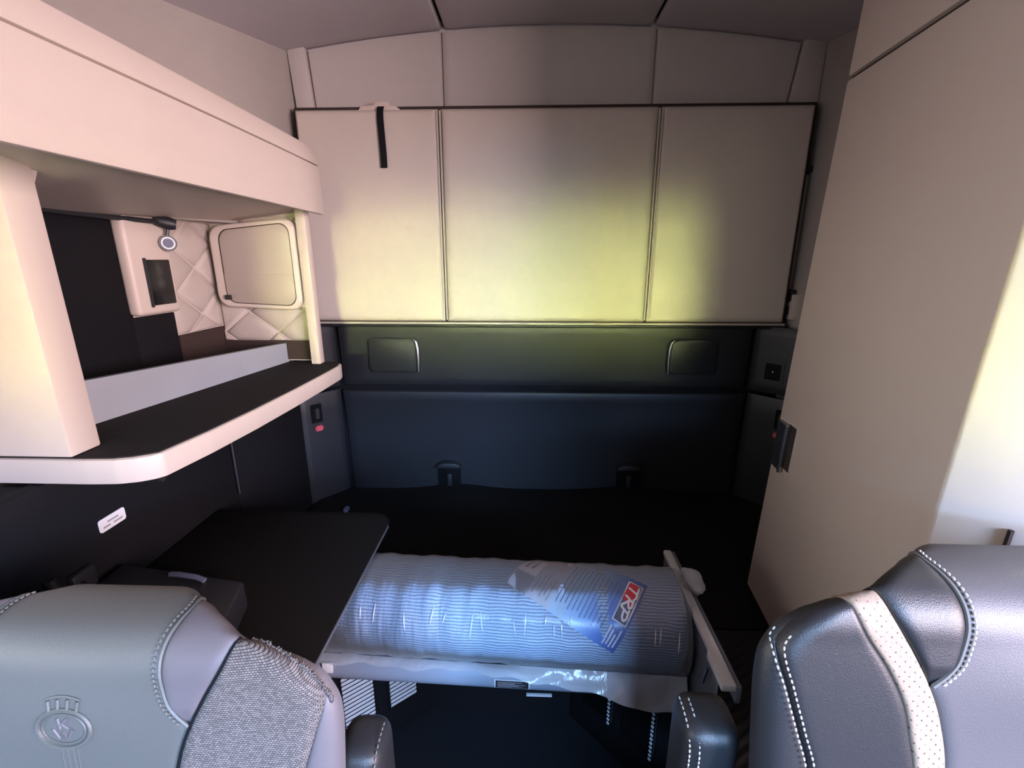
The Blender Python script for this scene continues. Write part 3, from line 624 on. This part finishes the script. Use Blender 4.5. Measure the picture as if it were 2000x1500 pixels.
# folding side panel right of the roll
t_ = thing('folding_side_panel', 'blue-grey metal side panel with a pale edge strip, at the roll end', 'panel', (0.333, 0.8, 0.56))
obj('panel', MB().prism([(0.655, 0.60), (0.655, 0.78), (0.675, 0.80), (0.675, 0.826), (0.97, 0.83), (0.97, 0.635), (0.80, 0.635), (0.79, 0.60)], lambda y, z: (0.331, y, z), lambda y, z: (0.341, y, z), bev=0.002), 'panel_steel', t_)
obj('edge_strip', MB().prism([(0.325, 0.96), (0.325, 0.68), (0.318, 0.664), (0.318, 0.600), (0.342, 0.600), (0.342, 0.96)], lambda x, y: (x, y, 0.824), lambda x, y: (x, y, 0.836), bev=0.002), 'edge_trim', t_)
obj('backing_strip', MB().box(0.3425, 0.351, 0.60, 0.96, 0.80, 0.833, bev=0.002), 'panel_steel', t_)
obj('hinge_pin', MB().tube([(0.316, 0.662, 0.775), (0.318, 0.655, 0.812)], 0.003, 6), 'satin_metal', t_)
# side table
t_ = thing('side_table', 'matte black side table with a rounded corner, beside the wrapped roll', 'table', (-0.57, 0.8, 0.0))
tp = [(-0.797, 0.52), (-0.337, 0.52)]+[(-0.387+0.05*math.cos(math.radians(a)), 0.987+0.05*math.sin(math.radians(a))) for a in range(0, 91, 15)]+[(-0.797, 1.04)]
obj('top', MB().prism(tp, lambda x, y: (x, y, 0.866), lambda x, y: (x, y, 0.874), bev=0.002), 'black_fabric', t_)
obj('edge_band', MB().box(-0.3375, -0.3355, 0.522, 0.985, 0.866, 0.872, bev=0.0005), 'panel_steel', t_)
obj('pedestal', MB().box(-0.79, -0.52, 0.56, 0.795, 0.0, 0.866, bev=0.006), 'black_matte', t_)
t_ = thing('storage_tray', 'black storage tray with a grey grip, on the side table by the grey headrest', 'tray', (-0.65, 0.64, 0.871))
obj('body', MB().prism([(-0.78, 0.745), (-0.515, 0.703), (-0.488, 0.60), (-0.50, 0.53), (-0.78, 0.53)], lambda x, y: (x, y, 0.8745), lambda x, y: (x, y, 0.930), bev=0.006), 'black_plastic', t_)
obj('grip', MB().tube([(-0.66, 0.712, 0.934), (-0.64, 0.707, 0.938), (-0.60, 0.700, 0.938), (-0.585, 0.697, 0.934)], 0.005, 8), 'print_slate', t_)

# ------------------------------------------------------------------ wrapped roll
RY, RZ, PSI = 0.84, 0.76, 0.045
axv = Vector((math.cos(PSI), -math.sin(PSI), 0)); nfv = Vector((-math.sin(PSI), -math.cos(PSI), 0)); upv = Vector((0, 0, 1))
def rc(a, arc, r=0.1, base=0.1):          # point at axial position a, arc length from the top towards the camera
    th = arc/base; return tuple(Vector((0, RY, RZ))+axv*a+(nfv*math.sin(th)+upv*math.cos(th))*r)
R = thing('wrapped_roll', 'silver-blue ribbed roll in clear plastic with a printed leaflet', 'roll', (0, 0.84, 0.66))
def wob(a, arc): return 0.0012*math.sin(37*a+2)*math.sin(11*arc+1)+0.0008*math.sin(90*a)
def body(s, t):
    a = lerp(-0.50, 0.322, s); arc = t*0.2*PI; e = 1.0
    d = min((a+0.50), (0.322-a)); 
    if d < 0.02: e = 1-0.02/0.1*(1-math.sqrt(max(0, 1-(1-d/0.02)**2)))*1.0
    return rc(a, arc, 0.1*e+wob(a, arc))
mb = MB().grid(body, 90, 72, uvfn=lambda s, t: (lerp(-0.50, 0.322, s), t*0.2*PI), flip=True)
mb.tube([rc(-0.499, 0, 0), rc(0.321, 0, 0)], 0.0805, 32)
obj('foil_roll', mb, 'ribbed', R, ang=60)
# clear film over the roll with a lapped hem along the front foot
def filmf(s, t):
    a = lerp(-0.50, 0.325, s); arc = lerp(-0.16, 0.235, t)
    r = 0.1030+0.0011*math.sin(53*a+9*arc)+0.0009*math.sin(131*a+1.5)*math.sin(20*arc)
    return rc(a, arc, r)
obj('plastic_film', MB().grid(filmf, 110, 40, uvfn=lambda s, t: (lerp(-0.5, 0.34, s), lerp(-0.16, 0.235, t)), flip=True), 'film', R, ang=80)
def hem(s, t):                # loose skirt of film falling over the rail, longer towards the end
    a = lerp(-0.49, 0.325, s); drop = 0.004+0.066*smooth_table([(0, 0), (0.56, 0.0), (0.64, 0.28), (0.80, 0.45), (0.86, 0.95), (0.90, 1.0), (1, 0.93)], s)
    p = Vector(rc(a, 0.215, 0.1045)); q = p+nfv*(0.022*t)+Vector((0, 0, -drop*t))
    return tuple(q+nfv*(0.004*math.sin(34*a+3*t)*t+0.003*math.sin(80*a)*t))
obj('film_hem', MB().grid(hem, 90, 12, uvfn=lambda s, t: (s*0.83, t*0.1), flip=True), 'film_milky', R, ang=80)
# bunched film at the end of the roll
bm = bmesh.new(); bmesh.ops.create_icosphere(bm, subdivisions=3, radius=1.0)
for v in bm.verts:
    c = v.co; k = 1+0.10*math.sin(7*c.z+3*c.x)+0.07*math.sin(11*c.y)
    v.co = Vector(rc(0.352, -0.028, 0.082))+Vector((c.x*0.024*k, c.y*0.035*k, c.z*0.022*k))
obj('film_end', MB().bm(bm), 'film_milky', R, ang=80)
for k in range(16):            # sharp crease lines, made white to paint their highlights
    a = (-0.33, -0.30, -0.18, -0.155, -0.10, -0.085, -0.02, 0.005, 0.045, 0.06, 0.075, 0.095, 0.255, 0.265, 0.30, -0.24)[k]; z0 = random.uniform(0.085, 0.11); L = random.uniform(0.018, 0.05)
    sl = random.uniform(-.0015, .0015)
    obj('crease_glint', MB().tube([rc(a+sl*i, z0+L*i/4, 0.1040+0.0006*math.sin(PI*i/4)) for i in range(5)], [0.0003, 0.0010, 0.0013, 0.0010, 0.0003], 5), 'crease_glint', R)
# leaflet under the film
LA = Vector((-0.0415, 0.0315)); E1 = Vector((0.870, 0.493)); E2 = Vector((0.493, -0.870))
def lf(p, q, lift=0.0006):
    c = LA+E1*p+E2*q; return rc(c.x, c.y, 0.1011+lift)
def lpatch(p0, p1, q0, q1, lift, n=6): return MB().grid(lambda s, t: lf(lerp(p0, p1, s), lerp(q0, q1, t), lift), n, n)
lea = obj('leaflet', MB().grid(lambda s, t: lf(0.249*s, 0.150*t, 0.0004), 26, 18, uvfn=lambda s, t: (s, t)), 'leaflet', R); lea['label'] = 'printed leaflet, off-white at one end and deep blue at the other'
obj('print_block', lpatch(0.004, 0.048, 0.0, 0.042, 0.0007), 'print_grey', lea)
obj('print_block', lpatch(0.002, 0.047, 0.046, 0.105, 0.0007), 'white_paper', lea)
obj('print_line', lpatch(0.010, 0.018, 0.06, 0.100, 0.0010), 'print_grey', lea)
obj('print_line', lpatch(0.024, 0.032, 0.062, 0.098, 0.0010), 'print_grey', lea)
for k in range(5): obj('print_line', lpatch(0.056+0.008*k, 0.059+0.008*k, 0.012+0.008*(k % 2), 0.050+0.010*(k % 3), 0.0008), 'print_grey', lea)
for k in range(12):
    p = 0.106+0.0088*k; obj('print_line', lpatch(p, p+0.0016, 0.022+0.004*(k % 3), 0.128-0.006*(k % 2), 0.0008, 8), 'print_navy', lea)
for k in range(4): obj('print_line', lpatch(0.218+0.007*k, 0.2210+0.007*k, 0.006+0.003*(k % 2), 0.046-0.006*(k % 3), 0.0008), 'white_paper', lea)
lg = obj('logo_border', lpatch(0.2140, 0.2445, 0.0550, 0.1400, 0.0010), 'white_paper', lea)
obj('logo_ground', lpatch(0.2165, 0.2420, 0.0575, 0.1375, 0.0013), 'print_slate', lg)
obj('logo_red_field', MB().grid(lambda s, t: lf(lerp(0.2165, 0.2385, s), lerp(0.100-0.010*s, 0.1375, t), 0.0016), 5, 8), 'print_red', lg)
def stroke(pts, wd):          # lettering stroke in logo coordinates: x along the word, y = cap height 0..1
    mb = MB(); P = [(0.2190+0.0205*y, 0.1345-0.0740*x) for x, y in pts]
    for (a, b) in zip(P, P[1:]):
        d = Vector((b[0]-a[0], b[1]-a[1])); L = d.length; d /= L; n = Vector((-d.y, d.x))*wd/2
        mb.grid(lambda s, t: lf(a[0]+d.x*(L*s)+n.x*(2*t-1), a[1]+d.y*(L*s)+n.y*(2*t-1), 0.0019), 4, 1)
    return mb
for ch, strokes in (('T', [[(0.00, 0.92), (0.34, 1.0)], [(0.20, 0.95), (0.13, 0.0)]]),
                    ('R', [[(0.45, 0.85), (0.36, 0.0)], [(0.34, 0.88), (0.58, 0.95), (0.64, 0.75), (0.54, 0.55), (0.42, 0.5)], [(0.46, 0.5), (0.66, 0.0)]]),
                    ('P', [[(0.76, 0.85), (0.67, 0.0)], [(0.66, 0.88), (0.90, 0.95), (0.98, 0.75), (0.90, 0.5), (0.73, 0.42)]])):
    mb = MB()
    for s_ in strokes: q = stroke(s_, 0.0040); mb.add(q.v, q.f)
    obj('logo_letter', mb, 'white_paper', lg)

# ------------------------------------------------------------------ seats
# t runs along the cushion profile: back edge, over the flat top, down the front face
PY = [(0.0, 0.105), (0.03, 0.080), (0.06, 0.050), (0.085, 0.026), (0.105, 0.010), (0.12, 0.002), (0.14, -0.002), (0.20, -0.014), (0.60, -0.094)]
PZ = [(0.0, -0.012), (0.03, -0.003), (0.06, 0.0), (0.085, -0.004), (0.105, -0.016), (0.12, -0.030), (0.14, -0.050), (0.20, -0.110), (0.60, -0.510)]
OUT = [(0.0, 0.070), (0.012, 0.088), (0.030, 0.103), (0.045, 0.126), (0.056, 0.139), (0.072, 0.163), (0.087, 0.184), (0.094, 0.208), (0.107, 0.237), (0.125, 0.262), (0.142, 0.277), (0.160, 0.286), (0.20, 0.2895), (0.60, 0.285)]
SEAM = [(0.0, 0.070), (0.012, 0.088), (0.022, 0.095), (0.030, 0.100), (0.053, 0.108), (0.075, 0.107), (0.10, 0.1045), (0.124, 0.106), (0.152, 0.1125), (0.165, 0.121), (0.178, 0.135)]
INNER = [(0.086, 0.183), (0.10, 0.177), (0.113, 0.1715), (0.145, 0.152), (0.178, 0.135), (0.211, 0.123), (0.26, 0.114), (0.60, 0.108)]
OUTER = [(0.095, 0.214), (0.128, 0.197), (0.162, 0.174), (0.197, 0.157), (0.232, 0.149), (0.263, 0.1435), (0.60, 0.138)]
SIDE = [(0.115, 0.248), (0.130, 0.264), (0.148, 0.275), (0.185, 0.266), (0.226, 0.254), (0.267, 0.243), (0.60, 0.235)]
class Seat:
    def __init__(s, cx, top, y0): s.cx, s.top, s.y0 = cx, top, y0
    def out(s, t): return smooth_table(OUT, t)
    def P(s, u, t, lift=0.0):
        e = max(0.0, s.out(t)-abs(u)); d = 0.004
        y, z = smooth_table(PY, t), smooth_table(PZ, t)
        ty, tz = smooth_table(PY, t+d)-smooth_table(PY, max(0, t-d)), smooth_table(PZ, t+d)-smooth_table(PZ, max(0, t-d))
        L = math.hypot(ty, tz); ny, nz = tz/L, -ty/L            # outward: up on the top, forward on the face
        if e < 0.028: lift -= 0.020*(1-math.sqrt(max(0.0, 1-((0.028-e)/0.028)**2)))
        if t < 0.02: lift -= 0.010*(1-math.sqrt(max(0.0, 1-((0.02-t)/0.02)**2)))
        lift += 0.008*math.exp(-((t-0.17)/0.06)**2)*math.exp(-(u/0.10)**2)
        return (s.cx+u, s.y0+y+ny*lift, s.top+z+nz*lift)
    def patch(s, fu0, fu1, d0, d1, nu=20, nd=60, puff=0.004, ed=0.12, mir=1, ev=0.03):
        def f(a, b):
            dz = d0+(d1-d0)*(b**1.35); u0, u1 = fu0(dz), fu1(dz); aa = 0.5-0.5*math.cos(PI*a); u = lerp(u0, u1, aa)
            k = min(1, min(aa, 1-aa)/ed); h = math.sqrt(max(0, 1-(1-k)**2)); kb = min(1, (dz-d0)/0.012 if d0 > 0.01 else 1); h *= math.sqrt(max(0, 1-(1-kb)**2)) if kb < 1 else 1
            w_ = min(1, (u1-u0)/0.03)
            return s.P(mir*u, dz, puff*h*w_)
        return MB().grid(f, nu, nd, flip=(mir < 0))
def line_pts(seat, tab, d0, d1, n, lift, mir=1, du=0.0):
    return [seat.P(mir*(smooth_table(tab, lerp(d0, d1, k/n))+du), lerp(d0, d1, k/n), lift) for k in range(n+1)]
def stitches(pts, r, step, gap):
    mb = MB(); V = [Vector(p) for p in pts]; L = [0]
    for a, b in zip(V, V[1:]): L.append(L[-1]+(b-a).length)
    def at(x):
        for i in range(len(V)-1):
            if x <= L[i+1]: return V[i].lerp(V[i+1], (x-L[i])/(L[i+1]-L[i]+1e-9))
        return V[-1]
    x = 0
    while x+step < L[-1]:
        a, b = at(x), at(x+step*gap); mb.tube([a, a.lerp(b, .5), b], [r*.6, r, r*.6], 6); x += step
    return mb

def build_seat(kind, cx, top, y0, label):
    S = Seat(cx, top, y0); T = thing('driver_seat' if kind == 'R' else 'passenger_seat', label, 'seat', (cx, 0.15, 0.0), 'cab seats facing the camera')
    centre = 'leather_charcoal' if kind == 'R' else 'leather_grey'; ear = 'leather_black' if kind == 'R' else 'leather_mauve'
    DB = 0.58
    # headrest and backrest centre: bounded by the ear seam above and the wing below
    edge = lambda dz: smooth_table(SEAM, dz) if dz < 0.178 else smooth_table(INNER, dz)
    c = obj('centre_panel', S.patch(lambda d: -edge(d), edge, 0.0, DB, 48, 90, 0.004, 0.05), centre, T, ang=70)
    for mir in (1, -1):
        ear_o = lambda d: min(S.out(d), smooth_table(INNER, d)) if d > 0.088 else S.out(d)
        obj('headrest_ear', S.patch(lambda d: smooth_table(SEAM, d), ear_o, 0.024, 0.1775, 18, 60, 0.007, 0.22, mir), ear, T, ang=70)
        if kind == 'R':
            obj('beige_strip', S.patch(lambda d: smooth_table(INNER, d), lambda d: smooth_table(OUTER, d), 0.092, DB, 12, 80, 0.0045, 0.12, mir), 'perforated', T, ang=70)
            obj('wing', S.patch(lambda d: smooth_table(OUTER, d), lambda d: min(smooth_table(SIDE, d), S.out(d)), 0.098, DB, 20, 80, 0.006, 0.10, mir), 'leather_black', T, ang=70)
        else:
            obj('fabric_wing', S.patch(lambda d: smooth_table(INNER, d), lambda d: min(smooth_table(SIDE, d), S.out(d)), 0.089, DB, 30, 90, 0.007, 0.10, mir), 'woven', T, ang=70)
        obj('side_panel', S.patch(lambda d: min(smooth_table(SIDE, d), S.out(d)-0.0005), S.out, 0.112, DB, 8, 60, 0.003, 0.3, mir), 'leather_black' if kind == 'R' else ear, T, ang=70)
        # seams
        sp = line_pts(S, SEAM, 0.030, 0.177, 60, 0.004, mir)
        obj('ear_piping', MB().tube(sp, 0.0022, 6), 'thread_dark' if kind == 'R' else 'leather_grey', T)
        st_ = line_pts(S, SEAM, 0.040, 0.177, 80, 0.0052, mir, -0.006)
        obj('stitching', stitches(st_, 0.0015, 0.0054, 0.62), 'thread' if kind == 'R' else 'thread_dark', T)
        if kind == 'R':
            for du in (-0.004, 0.004):
                obj('stitching', stitches(line_pts(S, SIDE, 0.135, 0.45, 80, 0.0055, mir, du), 0.0011, 0.0062, 0.6), 'thread', T)
        else:
            obj('seam_cord', MB().tube(line_pts(S, INNER, 0.090, 0.45, 60, 0.004, mir), 0.0016, 6), 'black_matte', T)
            mb = MB()   # frayed welt along the shoulder of the woven wing
            for k in range(90):
                dz = 0.090+0.065*k/89; u = S.out(dz)-0.003; p = Vector(S.P(mir*u, dz, 0.004))
                q = p+Vector((mir*random.uniform(0, .003), random.uniform(-.003, .003), random.uniform(0.0005, .003)))
                mb.tube([p, p.lerp(q, .6)+Vector((0, 0, .001)), q], [0.0018, 0.0013, 0.0004], 5)
            obj('frayed_welt', mb, 'woven', T)
    # rear shell closing the cushion
    def back(a, b):
        t = DB*(b**1.35); wv = S.out(t); k = 2*a-1; p = S.P(wv, t); th = (y0+0.115-p[1] if t < 0.14 else 0.115)*(1-abs(k)**3)
        return (cx+wv*k, p[1]+th, p[2]-1.05*th*max(0, 1-max(0, t-0.14)/0.1)-0.0004)
    obj('rear_shell', MB().grid(back, 24, 50, flip=True), 'leather_black' if kind == 'R' else 'leather_grey', T, ang=70)
    yb = y0-0.09
    obj('seat_cushion', MB().box(cx-0.25, cx+0.25, yb-0.42, yb+0.06, 0.44, 0.60, bev=0.05, seg=4), 'leather_black' if kind == 'R' else 'woven', T)
    obj('pedestal', MB().box(cx-0.17, cx+0.17, yb-0.34, yb, 0.0, 0.45, bev=0.02), 'black_plastic', T)
    return S, T
SL, TL = build_seat('L', -0.485, 1.114, 0.374, 'grey leather seat with woven fabric shoulder and embossed headrest emblem')
SR, TR = build_seat('R', 0.520, 1.195, 0.374, 'black leather seat with beige perforated stripe and white stitching')

# embossed emblem on the grey headrest: crown, oval rings, two letters, trailing stripes
def em(u, v, lift): return SL.P(u+0.006, 0.179-v, lift)
def ring(rx, ry, r, lift, n=48): return MB().tube([em(rx*math.cos(2*PI*k/n), ry*math.sin(2*PI*k/n), lift) for k in range(n)], r, 6, closed=True)
E_ = obj('emblem_ring', ring(0.0285, 0.0205, 0.0022, 0.0045), 'leather_grey', TL); E_['label'] = 'embossed oval emblem with a crown and letters'
obj('inner_ring', ring(0.0230, 0.0160, 0.0011, 0.0045), 'leather_grey', E_)
for k in range(4):
    u = -0.0145+0.0095*k; b0 = 0.0195-0.35*abs(u)*0.6
    obj('crown_tooth', MB().tube([em(u, b0, 0.0045), em(u*1.12, b0+0.013, 0.0045)], 0.0017, 6), 'leather_grey', E_)
obj('crown_rim', MB().tube([em(-0.018+0.036*k/10, 0.0345-0.004*((k-5)/5)**2, 0.0043) for k in range(11)], 0.0014, 6), 'leather_grey', E_)
for pts in ([(-0.006, 0.012), (-0.003, 0.001)], [(0.005, 0.012), (-0.003, 0.0045)], [(-0.002, 0.006), (0.006, 0.001)]):
    obj('emblem_letter', MB().tube([em(u, v, 0.0042) for u, v in pts], 0.0017, 6), 'leather_mauve', E_)
obj('emblem_letter', MB().tube([em(u, v, 0.0042) for u, v in ((-0.011, 0.000), (-0.004, -0.011), (0.000, -0.003), (0.004, -0.011), (0.010, 0.000))], 0.0016, 6), 'leather_mauve', E_)
for u in (-0.006, 0.000, 0.006, 0.011):
    obj('trailing_stripe', MB().tube([em(u+0.0006*math.sin(3*k), -0.022-0.006*k, 0.0036) for k in range(6)], 0.0011, 5), 'leather_grey', E_)

# folded-up armrests beside each seat
def armrest(T, x0, x1, yf, yb, zt, m, white):
    a = obj('armrest', MB().box(x0, x1, yf, yb, zt-0.34, zt, bev=0.020, seg=5), m, T, ang=60)
    for xx in (x0+0.006, x0+0.015) if white else (x1-0.007,):
        pts = [(xx, yb-0.02, zt+0.0005), (xx, yf+0.030, zt+0.0005), (xx, yf+0.012, zt-0.004), (xx, yf+0.003, zt-0.014), (xx, yf-0.0005, zt-0.03), (xx, yf-0.0005, zt-0.20)]
        if xx < x0+0.02 and white: pts = [(p[0], p[1]+0.004*(xx < x0+0.01), p[2]-0.003*(xx < x0+0.01)) for p in pts]
        obj('stitching', stitches(pts, 0.0011, 0.0062, 0.6), 'thread' if white else 'thread_dark', a)
armrest(TR, 0.176, 0.240, 0.385, 0.45, 1.005, 'leather_black', True)
armrest(TL, -0.216, -0.160, 0.375, 0.44, 0.965, 'leather_black', False)
